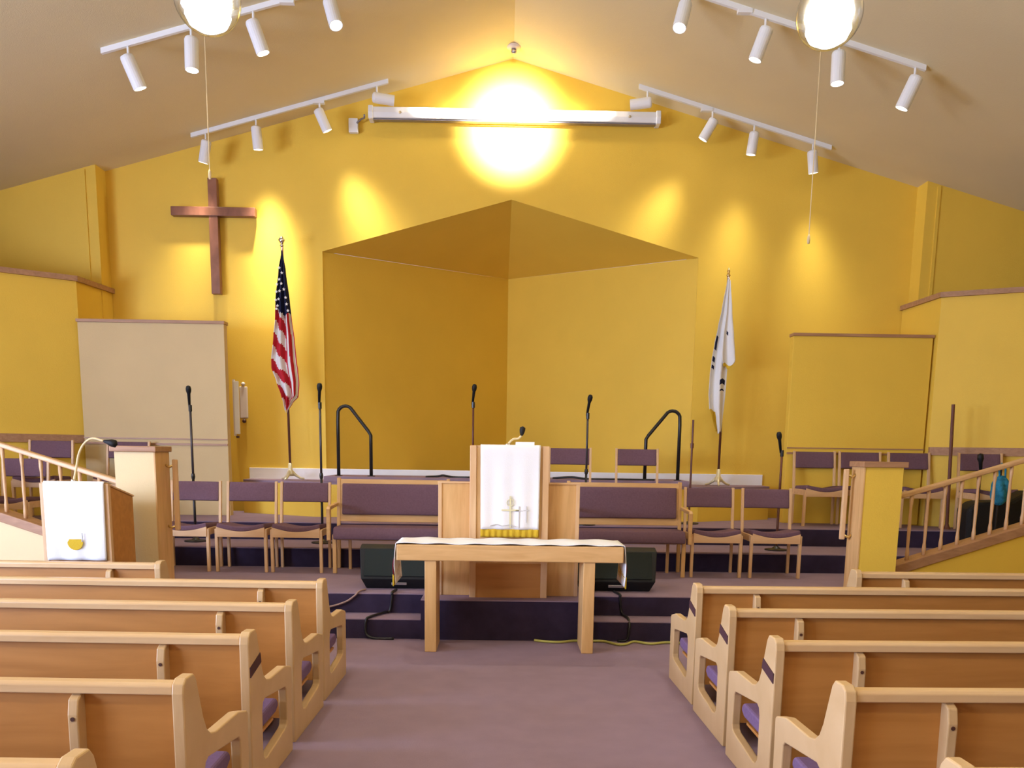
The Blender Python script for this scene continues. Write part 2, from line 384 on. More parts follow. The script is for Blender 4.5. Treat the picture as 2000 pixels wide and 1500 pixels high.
# ------------------------------------------------------------------ pews
END = [(0, 0), (.70, 0), (.715, .455), (.70, .468), (.585, .497), (.31, .502), (.255, .515), (.215, .545), (.185, .60), (.128, .765), (.105, .792), (.035, .792), (.008, .775), (0, .74)]
HOLE = [(.60, .365), (.605, .20), (.595, .175), (.565, .165), (.24, .13), (.20, .135), (.175, .16), (.17, .20), (.175, .38), (.19, .415), (.22, .428), (.58, .385)]
def pew(side, x, y, rz, length, label, strap=False, nbr=(.38, 2.7)):
    """origin at the aisle end, rear foot; runs outward along side*x"""
    t = thing('pew', label, 'pew', (x, y, 0), rz, 'pews facing the platform')
    s = side
    for k, a in enumerate((0, length - .045)):
        x0, x1 = sorted((s * a, s * (a + .045)))
        e = obj('end_panel', MB().prism(END, 'yz', x0, x1, HOLE), 'maple_edge', t, bevel=.006)
        if k == 0 and strap:
            xo = (-.004, .012) if s > 0 else (-.012, .004)
            q = MB().prism([(.004, .585), (.168, .62), (.158, .668), (.004, .632)], 'yz', *xo)
            o = obj('strap', q, 'dark_band', e); o['label'] = 'dark brown band across the upright'
    a, b = sorted((s * .045, s * (length - .045)))
    # top rail: a rounded bar
    q = MB().prism([(.012, .733), (.012, .765), (.022, .777), (.06, .779), (.072, .769), (.072, .733)], 'yz', a, b)
    obj('top_rail', q, 'rail', t, bevel=.004)
    q = MB().prism([(.030, .13), (.045, .13), (.062, .742), (.047, .742)], 'yz', a, b)
    obj('back_panel', q, 'veneer', t)
    q = MB().prism([(.052, .42), (.115, .415), (.112, .70), (.066, .715)], 'yz', a, b)
    obj('back_cushion', q, 'cushion', t, bevel=.015)
    q = MB().prism([(.045, .215), (.50, .232), (.50, .245), (.045, .235)], 'yz', a, b)
    obj('seat', q, 'veneer', t)
    q = MB().prism([(.06, .237), (.56, .255), (.60, .275), (.60, .305), (.57, .328), (.06, .31)], 'yz', a, b)
    obj('seat_cushion', q, 'cushion', t, bevel=.012)
    for d in nbr:
        if d > length - .1: continue
        x0, x1 = sorted((s * d, s * (d + .038)))
        q = MB().prism([(-.012, .0), (.04, .0), (.05, .73), (.03, .73), (.0, .715), (-.012, .66)], 'yz', x0, x1)
        br = obj('back_support', q, 'maple_edge', t, bevel=.005)
        obj('screw_cap', MB().lathe([(.008, 0), (.008, .003)], ((x0 + x1) / 2, -.012, .645), 10, (0, -1, 0)), 'brown_plastic', br)
    return t
rowY = [6.27, 5.47, 4.66, 3.84, 3.03, 2.21]
words = ['frontmost pew on the %s, starting further from the aisle, behind the %s',
         'longest-reaching %s pew nearest the platform, at the aisle', 'third %s pew from the front at the aisle',
         'fourth %s pew from the front at the aisle', 'fifth %s pew from the front at the aisle', 'nearest %s pew, only its top corner showing at the picture bottom']
for i, y in enumerate(rowY):
    for s, sd in ((-1, 'left'), (1, 'right')):
        if i == 0: lab = 'short front %s pew set back from the aisle, by the %s ramp wall' % (sd, 'cream' if s < 0 else 'yellow')
        elif i == 1: lab = 'second %s pew from the front, first of those reaching the aisle' % sd
        elif i == 2: lab = 'third %s pew from the front, beige wood, at the aisle' % sd
        elif i == 3: lab = 'fourth %s pew from the front with a dark band on its aisle end' % sd
        elif i == 4: lab = 'fifth %s pew from the front, large aisle end in the lower %s of the view' % (sd, sd)
        else: lab = 'nearest %s pew, only its top corner showing at the bottom edge' % sd
        if i == 0: pew(s, 2.565 if s > 0 else -2.50, y, R(1.0) * s, 2.6, lab, nbr=(.36, 2.3))
        else: pew(s, 1.215 if s > 0 else -1.165, y, R(1.2) * s, 3.9, lab, strap=(s > 0 and i in (1, 2, 3)) or (s < 0 and i == 3))

# ------------------------------------------------------------------ choir chairs
def make_chair(label, loc, rz=0):
    """origin: floor under the seat centre; faces -y (towards the pews)"""
    t = thing('choir_chair', label, 'chair', loc, rz, 'plum upholstered choir chairs')
    hw = .255
    for s in (-1, 1):
        q = MB().prism([(.16, 0), (.195, 0), (.20, .45), (.255, .91), (.225, .91), (.165, .45)], 'yz', s * hw - .014, s * hw + .014)
        obj('rear_leg', q, 'maple_v', t, bevel=.004)
        q = MB().prism([(-.225, 0), (-.185, 0), (-.18, .44), (-.225, .44)], 'yz', s * (hw - .005) - .015, s * (hw - .005) + .015)
        obj('front_leg', q, 'maple_v', t, bevel=.004)
        obj('side_rail', MB().box(s * (hw - .004) - .011, s * (hw - .004) + .011, -.19, .17, .375, .445), 'maple', t, bevel=.003)
    n = 12; top = [(-hw + .01 + (2 * hw - .02) * i / n, .462 - .045 * sin(pi * i / n)) for i in range(n + 1)]
    q = MB().prism([(hw - .01, .36), (-hw + .01, .36)] + top, 'xz', -.235, -.212); obj('apron', q, 'maple', t, bevel=.003)
    obj('rear_apron', MB().box(-hw, hw, .165, .185, .37, .43), 'maple', t)
    # dished seat pad
    def seat(u, v):
        x = -hw + .012 + (2 * hw - .024) * u; d = .035 * sin(pi * u)
        return (x, -.228 + .40 * v, .478 - d - .02 * v)
    q = MB().grid(seat, 12, 8); 
    obj('seat_pad', q, 'fabric', t, solid=.05, bevel=.01)
    def back(u, v):
        x = -hw + .014 + (2 * hw - .028) * u
        return (x, .205 + .045 * v + .018 * sin(pi * u), .70 + .198 * v)
    obj('back_pad', MB().grid(back, 10, 4), 'fabric', t, solid=.035, bevel=.008)
    return t
chair = make_chair('leftmost of three plum chairs in the front row beside the left bench', (-3.28, 9.10, H0))
cl = [('middle of the three plum chairs in front row left of the left bench', (-2.69, 9.10, H0)),
      ('plum chair directly left of the left bench, third from the pillar', (-2.125, 9.10, H0)),
      ('plum chair directly right of the right bench in the front row', (2.185, 9.12, H0)),
      ('rightmost plum chair in the front row, second right of the right bench', (2.80, 9.12, H0)),
      ('plum chair behind the pulpit by its right shoulder, below the high platform', (.80, 10.72, Z2)),
      ('plum chair on the upper tier behind the right bench, in front of the right handrail', (1.64, 10.72, Z2)),
      ('plum chair alone left of the right pillar on the top choir tier', (3.88, 10.76, Z2)),
      ('plum chair half hidden behind the top of the yellow right pillar', (4.45, 10.76, Z2)),
      ('plum chair right of the yellow pillar, next to the tall brown staff', (5.04, 10.70, Z2)),
      ('plum chair at far right above the blue bag, with a black microphone before it', (5.70, 10.28, Z2)),
      ('plum chair at far left on the top choir tier against the orange wall', (-5.45, 10.42, Z2)),
      ('plum chair behind the lectern microphone, left of the cream pillar', (-4.66, 10.72, Z2)),
      ('plum chair low behind the left ramp balusters at the picture edge', (-5.40, 9.72, Z1))]
for l, p in cl: dup(chair, l, p, R(random.uniform(-1.5, 1.5)))

# ------------------------------------------------------------------ benches beside the pulpit
def bench(label, x0, x1, armside):
    xc = (x0 + x1) / 2; w = (x1 - x0) / 2
    t = thing('bench', label, 'bench', (xc, 9.1, H0), 0, 'upholstered benches beside the pulpit')
    obj('back_frame', MB().prism([(.20, .50), (.225, .50), (.285, .945), (.255, .945)], 'yz', -w, w), 'oak', t, bevel=.004)
    def back(u, v): return (-w + .03 + (2 * w - .06) * u, .185 + .05 * v + .01 * sin(pi * u), .575 + .325 * v)
    obj('back_pad', MB().grid(back, 10, 6), 'fabric', t, solid=.045, bevel=.012)
    def seat(u, v):
        a = v * 1.25; y = -.26 + .42 * min(1, max(0, (v - .2) / .8)); z = .455 - (.10 * (1 - v / .2) if v < .2 else 0) - .015 * v
        return (-w + .02 + (2 * w - .04) * u, y - (.02 if v < .2 else 0), z)
    obj('seat_pad', MB().grid(seat, 8, 10), 'fabric', t, solid=.06, bevel=.015)
    obj('seat_frame', MB().box(-w + .02, w - .02, -.2, .2, .34, .40), 'oak', t, bevel=.004)
    for s in (-1, 1):
        obj('front_leg', MB().box(s * (w - .02) - .02, s * (w - .02) + .02, -.235, -.195, 0, .40), 'oak_v', t, bevel=.005)
        obj('rear_leg', MB().prism([(.17, 0), (.21, 0), (.225, .45), (.29, .96), (.25, .96), (.185, .45)], 'yz', s * (w + .012) - .018, s * (w + .012) + .018), 'oak_v', t, bevel=.004)
        a = obj('arm', MB().prism([(-.25, .34), (-.205, .34), (-.20, .645), (.22, .665), (.23, .70), (-.22, .685), (-.25, .66)], 'yz', s * (w + .035) - .02, s * (w + .035) + .02), 'oak', t, bevel=.008)
        obj('inner_leg', MB().box(s * (w - .12) - .014, s * (w - .12) + .014, .1, .14, 0, .36), 'oak_v', t)
bench('wooden bench with plum back and seat left of the pulpit', -1.76, -.62, -1)
bench('wooden bench with plum back and seat right of the pulpit', .69, 1.86, 1)

# ------------------------------------------------------------------ pulpit and communion table
t = thing('pulpit', 'tall light wood pulpit with low side wings behind the communion table', 'pulpit', (.028, 7.5, H0))
obj('front_panel', MB().box(-.33, .33, 0, .03, 0, 1.29), 'oak_v', t)
for s in (-1, 1):
    obj('corner_post', MB().box(s * .31 - .028, s * .31 + .028, -.012, .04, .0, 1.308), 'maple_v', t, bevel=.004)
    obj('side_panel', MB().box(s * .325 - .012, s * .325 + .012, .03, .42, 0, 1.26), 'oak_v', t)
    w_ = obj('wing', MB().box(min(s * .338, s * .60), max(s * .338, s * .60), .11, .14, .0, .985), 'oak_v', t, bevel=.003)
    obj('wing_edge', MB().box(s * .60 - .016, s * .60 + .016, .10, .42, 0, .99), 'maple_v', w_, bevel=.003)
    obj('wing_cap', MB().box(min(s * .338, s * .62), max(s * .338, s * .62), .095, .155, .985, .998), 'maple', w_)
obj('top', MB().prism([(0, 1.29), (.42, 1.235), (.42, 1.255), (0, 1.31)], 'yz', -.335, .335), 'maple', t, bevel=.003)
obj('lower_panel', MB().box(-.33, .33, -.006, 0, 0, .30), 'veneer', t)
def drape(x0, x1, y, z0, z1, back, amp=.006, nf=3):
    def f(u, v):
        x = x0 + (x1 - x0) * u
        if v < .82: k = v / .82; return (x + (k - 1) * .006 * (u - .5) * 2, y - .012 - amp * (1 - k) * (1 + sin(u * pi * 2 * nf + .6)), z0 + (z1 - z0) * k)
        k = (v - .82) / .18; return (x, y - .012 + (back + .012) * k, z1 + .006 - .13 * back * k)
    return MB().grid(f, 30, 30)
cloth = thing('pulpit_cloth', 'white cloth with gold hem and crosses hanging on the pulpit front', 'cloth', (.028, 7.5, H0))
obj('sheet', drape(-.248, .262, -.016, .60, 1.312, .22), 'cloth', cloth, solid=.004)
obj('fringe', drape(-.243, .257, -.017, .532, .60, .0, .003).box(0, 0, 0, 0, .6, .6) if False else MB().grid(lambda u, v: (-.243 + .50 * u, -.030 - .004 * sin(u * 60), .532 + .07 * v), 60, 4), 'gold', cloth, solid=.006)
def stitch(par, name, x, zb, zt, zx, hw, wd, mat):
    q = MB().box(x - wd, x + wd, -.043, -.039, zb, zt).box(x - hw, x + hw, -.0435, -.0385, zx - wd, zx + wd)
    return obj(name, q, mat, par)
stitch(cloth, 'embroidered_cross', .01, .615, .885, .765, .075, .007, 'gold_thread')
stitch(cloth, 'embroidered_cross', .085, .61, .80, .76, .03, .005, 'grey_thread')
stitch(cloth, 'embroidered_cross', .148, .66, .80, .765, .025, .004, 'grey_thread')
obj('embroidered_hill', MB().tube([(-.16, -.041, .63), (-.11, -.042, .645), (-.06, -.042, .63), (0, -.042, .64), (.06, -.042, .625)], .004, 6), 'grey_thread', cloth)
obj('embroidered_ring', MB().tube([(.01 + .03 * cos(a), -.041, .83 + .03 * sin(a)) for a in [i * pi / 8 for i in range(17)]], .003, 6), 'gold_thread', cloth)

def gooseneck(label, loc, pts, head, mhead):
    t = thing('gooseneck_microphone', label, 'microphone', loc, 0, 'gooseneck microphones')
    obj('base', MB().lathe([(.022, 0), (.022, .012), (.008, .02)], pts[0], 12), 'chrome', t)
    sm = []
    P = [Vector(p) for p in pts]
    for i in range(len(P) - 1):
        p0, p1, p2, p3 = P[max(i - 1, 0)], P[i], P[i + 1], P[min(i + 2, len(P) - 1)]
        for k in range(5):
            u = k / 5; sm.append(.5 * ((2 * p1) + (-p0 + p2) * u + (2 * p0 - 5 * p1 + 4 * p2 - p3) * u * u + (-p0 + 3 * p1 - 3 * p2 + p3) * u ** 3))
    sm.append(P[-1])
    obj('gooseneck', MB().tube(sm, .0095, 8), 'cord', t, smooth=True)
    d = Vector(head) - P[-1]
    obj('microphone_head', MB().lathe([(.010, 0), (.02, d.length * .3), (mhead, d.length * .55), (mhead, d.length * .85), (.001, d.length)], P[-1], 14, d), 'black_plastic', t, smooth=True)
gooseneck('short gooseneck microphone with brown-black head on top of the pulpit', (.028, 7.6, H0 + 1.312),
          [(-.02, 0, 0), (.0, 0, .03), (.03, 0, .055), (.07, .0, .06), (.10, 0, .085)], (.11, 0, .165), .024)
pb = MB().prism([(.05, 1.304), (.30, 1.2715), (.30, 1.2985), (.05, 1.331)], 'yz', .05, .21)
o = tag(obj('booklet', pb, 'cloth', loc=(.028, 7.5, H0 + .012)), 'white booklet lying on the pulpit top beside the microphone', 'book')

t = thing('communion_table', 'light wood communion table with thick top and slab legs in the aisle', 'table', (.037, 6.88, 0))
obj('tabletop', MB().box(-.905, .905, 0, .48, .745, .873), 'oak', t, bevel=.008)
for s in (-1, 1):
    obj('leg', MB().box(s * .635 - .047, s * .635 + .047, .015, .40, 0, .745), 'oak_v', t, bevel=.005)
def runner(u, v):
    L = [(-.935, .60), (-.925, .70), (-.918, .80), (-.912, .868), (-.89, .884)]
    n = 40; s = u * (2 * .34 + 1.78)
    y = .012 + .45 * v + .003 * sin(u * 70)
    if s < .34: z = .545 + s; x = -.922 - .012 * sin(pi * s / .34); a = s / .34; z = .545 + .338 * a; return (x + .012 * a, y + .06 * (1 - a) + .02 * (1 - a) * sin(v * 9), z)
    if s > .34 + 1.78: a = (2 * .34 + 1.78 - s) / .34; return (.925 + .012 * sin(pi * a) - .012 * a, y + .06 * (1 - a) * (.6) + .02 * (1 - a) * sin(v * 9), .545 + .338 * a)
    k = (s - .34) / 1.78; return (-.905 + 1.81 * k, y, .884 + .004 * sin(k * 40 + v * 3) + .002 * sin(k * 17))
r = thing('table_runner', 'white cloth runner over the communion table, hanging at both ends', 'cloth', (.037, 6.88, 0))
obj('sheet', MB().grid(runner, 80, 14), 'cloth', r, solid=.005)
for s in (-1, 1):
    e = obj('end_panel', MB().grid(lambda u, v: (s * (.931 + .008 * sin(pi * v)), .05 + .42 * u, .62 + .13 * v), 14, 5), 'maroon', r, solid=.008)
    e['label'] = 'dark red band near the hanging end'
    g = obj('fringe', MB().grid(lambda u, v: (s * (.934 + .006 * sin(u * 40)), .05 + .42 * u, (.53 + .07 * u) + .09 * v), 40, 4), 'gold', r, solid=.008)

# ------------------------------------------------------------------ lectern on the left
t = thing('lectern', 'wooden lectern with sloping side below the cream left pillar', 'lectern', (-3.45, 7.03, 0))
obj('front_panel', MB().box(-.25, .25, 0, .03, 0, 1.30), 'veneer', t)
for s in (-1, 1):
    obj('side_panel', MB().prism([(0, 0), (.49, 0), (.49, 1.19), (0, 1.31)], 'yz', s * .24 - .014, s * .24 + .014), 'veneer', t, bevel=.003)
    obj('front_post', MB().box(s * .253 - .02, s * .253 + .02, -.012, .03, 0, 1.312), 'maple_v', t, bevel=.003)
obj('top', MB().prism([(0, 1.305), (.50, 1.185), (.50, 1.20), (0, 1.32)], 'yz', -.262, .262), 'maple', t, bevel=.003)
cl_ = thing('lectern_cloth', 'white cloth with a yellow cup emblem hanging on the left lectern', 'cloth', (-3.45, 7.03, 0))
obj('sheet', drape(-.235, .245, -.016, .70, 1.325, .20, .008, 2.5), 'cloth', cl_, solid=.004)
q = MB().prism([(.0 + p[0], p[1]) for p in arc(0, .845, .062, 180, 360, 12)] + [(.045, .87), (-.045, .87)], 'xz', -.046, -.040)
obj('cup_emblem', q, 'gold', cl_)
q = MB().tube([(.055, -.044, .85), (.06, -.044, .88), (.058, -.044, .92)], .004, 6)
obj('emblem_line', q, 'grey_thread', cl_)
gooseneck('long arched gooseneck microphone with black head on the left lectern', (-3.50, 7.13, 1.325),
          [(0, 0, 0), (.03, 0, .12), (.055, 0, .22), (.10, .0, .30), (.17, 0, .345), (.26, .0, .325)], (.37, 0, .30), .030)

# ------------------------------------------------------------------ cross, projector screen, wall fixtures
t = thing('wall_cross', 'large dark wooden cross mounted on the yellow wall at left', 'cross', (-3.80, YF - .04, 4.61))
t.rotation_euler = (0, R(.0), 0)
obj('upright', MB().box(-.058, .058, -.09, 0, -1.02, .41), 'cross', t, bevel=.006)
obj('crossbar', MB().box(-.54, .54, -.10, .0, -.055, .055), 'cross', t, bevel=.006)
t = thing('projector_screen', 'long white roll-up screen housing across the gable', 'projector screen', (.07, 11.87, 5.812))
obj('housing', MB().prism([(-.07, -.06), (.07, -.06), (.085, 0), (.07, .07), (0, .085), (-.07, .07), (-.085, 0)], 'yz', -1.80, 1.80), 'white', t, bevel=.01)
for s in (-1, 1):
    obj('end_cap', MB().prism([(-.085, -.075), (.085, -.075), (.10, 0), (.08, .085), (-.08, .085), (-.10, 0)], 'yz', s * 1.82 - .03, s * 1.82 + .03), 'white', t, bevel=.01)
    obj('wall_bracket', MB().box(s * 1.5 - .03, s * 1.5 + .03, .07, .125, -.03, .06), 'white', t)
    obj('screw', MB().lathe([(.018, 0), (.018, .008)], (s * 1.45, -.085, 0), 12, (0, -1, 0)), 'chrome', t)
obj('bottom_bar', MB().box(-1.79, 1.79, -.05, .03, -.078, -.062), 'grey_metal', t, bevel=.006)
t = thing('wall_outlet', 'small white cable box on the wall left of the screen housing', 'outlet', (-1.99, 11.96, 5.70))
obj('box', MB().box(-.06, .06, -.05, .02, -.09, .08), 'white', t, bevel=.01)
obj('cable', MB().tube([(.05, -.05, .02), (.1, -.08, .05), (.16, -.15, .05), (.165, -.19, .07)], .012, 8), 'grey_metal', t, smooth=True)
t = thing('wall_fixture', 'narrow white upright channel beside the tan partition edge', 'wall fixture', (-3.41, 11.3, 0))
obj('channel', MB().box(-.03, .03, -.02, .02, 1.78, 2.44), 'white', t, bevel=.006)
obj('channel_foot', MB().lathe([(.02, 0), (.022, .03)], (0, 0, 1.73), 10), 'brown_plastic', t)
obj('back_plate', MB().box(-.045, -.02, -.01, .03, 1.76, 2.46), 'ivory', t)
t = thing('wall_fixture', 'ivory rounded fixture with brown knobs on the yellow wall by the partition', 'wall fixture', (-3.53, YF - .03, 0))
t.location = (-3.42 - .09, YF - .03, 0)
obj('plate', MB().box(-.055, .055, -.03, .0, 2.0, 2.42), 'ivory', t, bevel=.02)
for zz in (2.45, 1.965): obj('knob', MB().ball((0, -.02, zz), .028, sub=2), 'brown_plastic' if zz < 2.2 else 'ivory', t, smooth=True)
t = thing('smoke_detector', 'small grey ceiling sensor at the roof ridge above the screen', 'sensor', (XC, 11.62, ZR - .012))
obj('base', MB().lathe([(.03, -.035), (.085, -.02), (.09, .0), (.06, .012)], (0, 0, 0), 18), 'ivory', t, smooth=True)
obj('lens', MB().lathe([(0, -.09), (.025, -.085), (.035, -.06), (.03, -.035)], (0, 0, 0), 14), 'grey_metal', t, smooth=True)

# ------------------------------------------------------------------ handrails on the high platform
def handrail(s, x_out, x_in, label):
    t = thing('handrail', label, 'handrail', ((x_out), 11.25, 1.27), 0, 'black handrails on the high platform')
    w_ = (x_in - x_out)
    pts = [(0, 0, .0), (0, 0, .70)]
    rr = .10; sg = 1 if w_ > 0 else -1
    for k in range(1, 8):
        a = pi - (pi - R(52)) * k / 7
        pts.append((sg * (rr + rr * cos(a)), 0, .76 + rr * sin(a) + .02))
    pts += [(w_ - sg * .03, 0, .57), (w_, 0, .52), (w_, 0, 0)]
    obj('rail', MB().tube(pts, .022, 10), 'black', t, smooth=True)
    for x in (0, w_): obj('flange', MB().lathe([(.05, 0), (.05, .008), (.026, .012)], (x, 0, 0), 14), 'black', t)
handrail(-1, -2.125, -1.71, 'black tube handrail on the left of the high platform')
handrail(1, 2.22, 1.795, 'black tube handrail on the right of the high platform')

# ------------------------------------------------------------------ microphone stands
def micstand(label, x, y, z0, ztop, kind='mic', thin='dark_pole', lean=0):
    t = thing('microphone_stand', label, 'microphone stand', (x, y, z0), 0, 'microphone stands around the choir')
    h = ztop - z0
    obj('base', MB().lathe([(.125, 0), (.125, .012), (.05, .022), (.018, .05)], (0, 0, 0), 24), 'black', t, smooth=False)
    hh = h - (.28 if kind == 'mic' else 0)
    obj('lower_pole', MB().tube([(0, 0, .02), (0, 0, hh * .5)], .014, 10), 'black' if thin != 'brown_pole' else thin, t, smooth=True)
    obj('upper_pole', MB().tube([(0, 0, hh * .5), (0, 0, hh)], .013, 10), thin, t, smooth=True)
    obj('clutch', MB().lathe([(.018, -.03), (.022, 0), (.018, .03)], (0, 0, hh * .5), 12), 'black', t)
    if kind == 'mic':
        obj('clip', MB().tube([(0, 0, hh - .02), (0, -.0, hh + .05)], .02, 8), 'black', t)
        d = Vector((.03 + lean, -.10, .24))
        obj('microphone', MB().lathe([(.013, 0), (.018, .16), (.028, .19), (.03, .22), (.022, .245), (0, .255)], (-.01, .01, hh + .02), 12, d), 'black_plastic', t, smooth=True)
micstand('microphone stand in front of the tan left partition, behind the leftmost front chair', -3.49, 9.85, Z1, 2.30)
micstand('microphone stand left of the left handrail, behind the third front chair', -2.06, 9.85, Z1, 2.35)
micstand('microphone stand behind the pulpit, left of it', -.39, 10.62, Z2, 2.42, thin='brown_pole')
micstand('microphone stand right of the pulpit in front of a plum chair', .955, 10.33, Z2, 2.30)
micstand('microphone stand furthest right, beside the right partition edge', 3.06, 9.72, Z1, 1.90, thin='brown_pole', lean=-.1)
t = thing('bare_stand', 'thin dark pole without microphone right of the right handrail', 'stand', (2.27, 10.7, Z2))
obj('base', MB().lathe([(.12, 0), (.12, .012), (.02, .03)], (0, 0, 0), 20), 'black', t)
obj('pole', MB().tube([(0, 0, .02), (0, 0, 1.26)], .013, 8), 'brown_pole', t)
obj('collar', MB().lathe([(.02, -.03), (.022, .03)], (0, 0, .95), 10), 'brown_pole', t)
t = thing('wooden_staff', 'tall brown staff standing behind the right choir railing', 'staff', (5.33, 10.42, Z2))
obj('pole', MB().tube([(.0, 0, 0.02), (-.03, .05, 1.475)], .02, 10), 'brown_pole', t)
obj('foot', MB().lathe([(.05, 0), (.03, .03), (.021, .06)], (0, 0, 0), 12), 'brown_pole', t)

# ------------------------------------------------------------------ flags
def interp(T, z):
    for (z0, a0, b0), (z1, a1, b1) in zip(T, T[1:]):
        if z0 >= z >= z1:
            k = (z0 - z) / (z0 - z1 + 1e-9); k = k * k * (3 - 2 * k) * .5 + k * .5
            return a0 + (a1 - a0) * k, b0 + (b1 - b0) * k
    return T[-1][1:]
YFL = 11.62
def pole(t, x, zb, zt, mat, lean):
    obj('pole', MB().tube([(0, 0, .18), (lean, 0, zt - zb)], .016, 10), mat, t, smooth=True)
    obj('stand', MB().lathe([(.05, .05), (.045, .09), (.030, .13), (.024, .22)], (0, 0, 0), 20), 'stand_white', t, smooth=True)
    for k in range(3):
        a = R(20 + 120 * k)
        obj('foot', MB().tube([(.02 * cos(a), .02 * sin(a), .11), (.07 * cos(a), .07 * sin(a), .06), (.13 * cos(a), .13 * sin(a), .022), (.18 * cos(a), .18 * sin(a), .012)], [.022, .018, .014, .012], 8), 'stand_white', t, smooth=True)
def flagsheet(T, fold, amp, pole_y, rows=70, cols=36, mat=None, y0=0):
    zt, zb = T[0][0], T[-1][0]
    def f(u, v):
        z = zt + (zb - zt) * v; a, b = interp(T, z); wdt = b - a
        x = a + wdt * u
        ph = u * pi * 2 * fold + .9 * sin(v * 3)
        return (x, y0 + pole_y - .02 - amp * (1 + cos(ph)) * min(1, wdt / .18), z + .02 * sin(ph))
    return MB().grid(lambda u, v: f(u, v), cols, rows, mat=mat)
# stars and stripes, hanging in folds from its pole
fl = thing('flag', 'hanging flag of red and white stripes with starry navy corner, left', 'flag', (-2.83, YFL, H1), 0, 'flags on floor stands')
pole(fl, -2.83, H1, 4.22, 'brown_pole', -.035)
obj('finial', MB().lathe([(.012, 0), (.03, .02), (.012, .04), (.03, .06), (.045, .09), (.0, .15)], (-.036, 0, 4.20 - H1 - .12 + .05), 10), 'chrome', fl, smooth=True)
T = [(4.07 - H1, -.036, -.026), (3.85 - H1, -.072, .010), (3.45 - H1, -.115, .055), (3.25 - H1, -.125, .075), (3.0 - H1, -.155, .105), (2.72 - H1, -.19, .125), (2.62 - H1, -.19, .14), (2.45 - H1, -.13, .15), (2.28 - H1, -.075, .135), (2.2 - H1, -.055, .06), (2.09 - H1, -.045, -.005)]
zt, zb = T[0][0], T[-1][0]
def usmat(u, v):
    z = zt + (zb - zt) * v + H1
    zc = 3.43 - .25 * u * (1 if u < .6 else 0) + (.0 if u < .6 else -.10)
    if z > zc - .03: return 1
    if u < .58: s = (z * 6.2 + u * 2.3)
    else: s = 1.35 * (u - .58) * 8.5 + .25 * (z - 2.2) ; return 0 if (int(s * .9) % 2 == 0) else 2
    return 0 if (int(s) % 2 == 0) else 2
obj('flag_cloth', flagsheet(T, 2.5, .035, -.0, 90, 44, mat=usmat), ['red', 'navy', 'flag_white'], fl, solid=.004)
for i, (x, z) in enumerate([(-.05, 3.86), (-.02, 3.80), (-.055, 3.72), (-.085, 3.66), (-.03, 3.67), (-.095, 3.57), (-.055, 3.58), (.0, 3.60), (-.105, 3.47), (-.07, 3.48), (-.085, 3.40), (.03, 3.42), (.02, 3.50), (-.10, 3.36), (.045, 3.34)]):
    p5 = [(x + (.021 if k % 2 == 0 else .009) * sin(k * pi / 5), z - H1 + (.021 if k % 2 == 0 else .009) * cos(k * pi / 5)) for k in range(10)]
    obj('star', MB().prism(p5, 'xz', -.108, -.100), 'flag_white', fl)
# white flag with navy device
fw = thing('flag', 'hanging white flag with navy markings and gold edge, right', 'flag', (2.835, YFL, H1), 0, 'flags on floor stands')
pole(fw, 2.83, H1, 3.9, 'brown_pole', .0)
obj('finial', MB().lathe([(.012, 0), (.028, .02), (.012, .04), (.022, .07), (.0, .13)], (0, 0, 3.86 - H1), 10), 'brass', fw, smooth=True)
T2 = [(3.84 - H1, -.015, .005), (3.45 - H1, -.075, .03), (3.2 - H1, -.12, .035), (3.0 - H1, -.155, .04), (2.8 - H1, -.18, .04), (2.6 - H1, -.195, .035), (2.38 - H1, -.20, .03), (2.2 - H1, -.185, .02), (2.08 - H1, -.14, .012), (1.9 - H1, -.075, .0)]
def wm(u, v):
    z = T2[0][0] + (T2[-1][0] - T2[0][0]) * v + H1
    if z < 2.17 and u < .45: return 2
    if .02 < u < .24 and (2.93 < z < 3.10 or 2.79 < z < 2.85 or 2.70 < z < 2.745): return 1
    if .55 < u < .95 and 2.50 < z < 2.56: return 1
    if .6 < u < .9 and 2.42 < z < 2.44: return 1
    return 0
obj('flag_cloth', flagsheet(T2, 1.5, .035, 0, 90, 30, mat=wm), ['flag_white', 'navy', 'gold'], fw, solid=.004)
T3 = [(3.82 - H1, -.01, .012), (3.4 - H1, -.02, .05), (3.1 - H1, -.05, .085), (2.9 - H1, -.06, .105), (2.8 - H1, -.06, .115), (2.75 - H1, -.04, .085), (2.72 - H1, -.01, .045)]
def wm3(u, v):
    z = T3[0][0] + (T3[-1][0] - T3[0][0]) * v + H1
    if z < 2.755: return 2
    if .30 < u < .50 and 3.14 < z < 3.19: return 1
    return 0
obj('front_fold', flagsheet(T3, 1, .03, -.05, 50, 16, mat=wm3), ['flag_white', 'navy', 'gold'], fw, solid=.004)

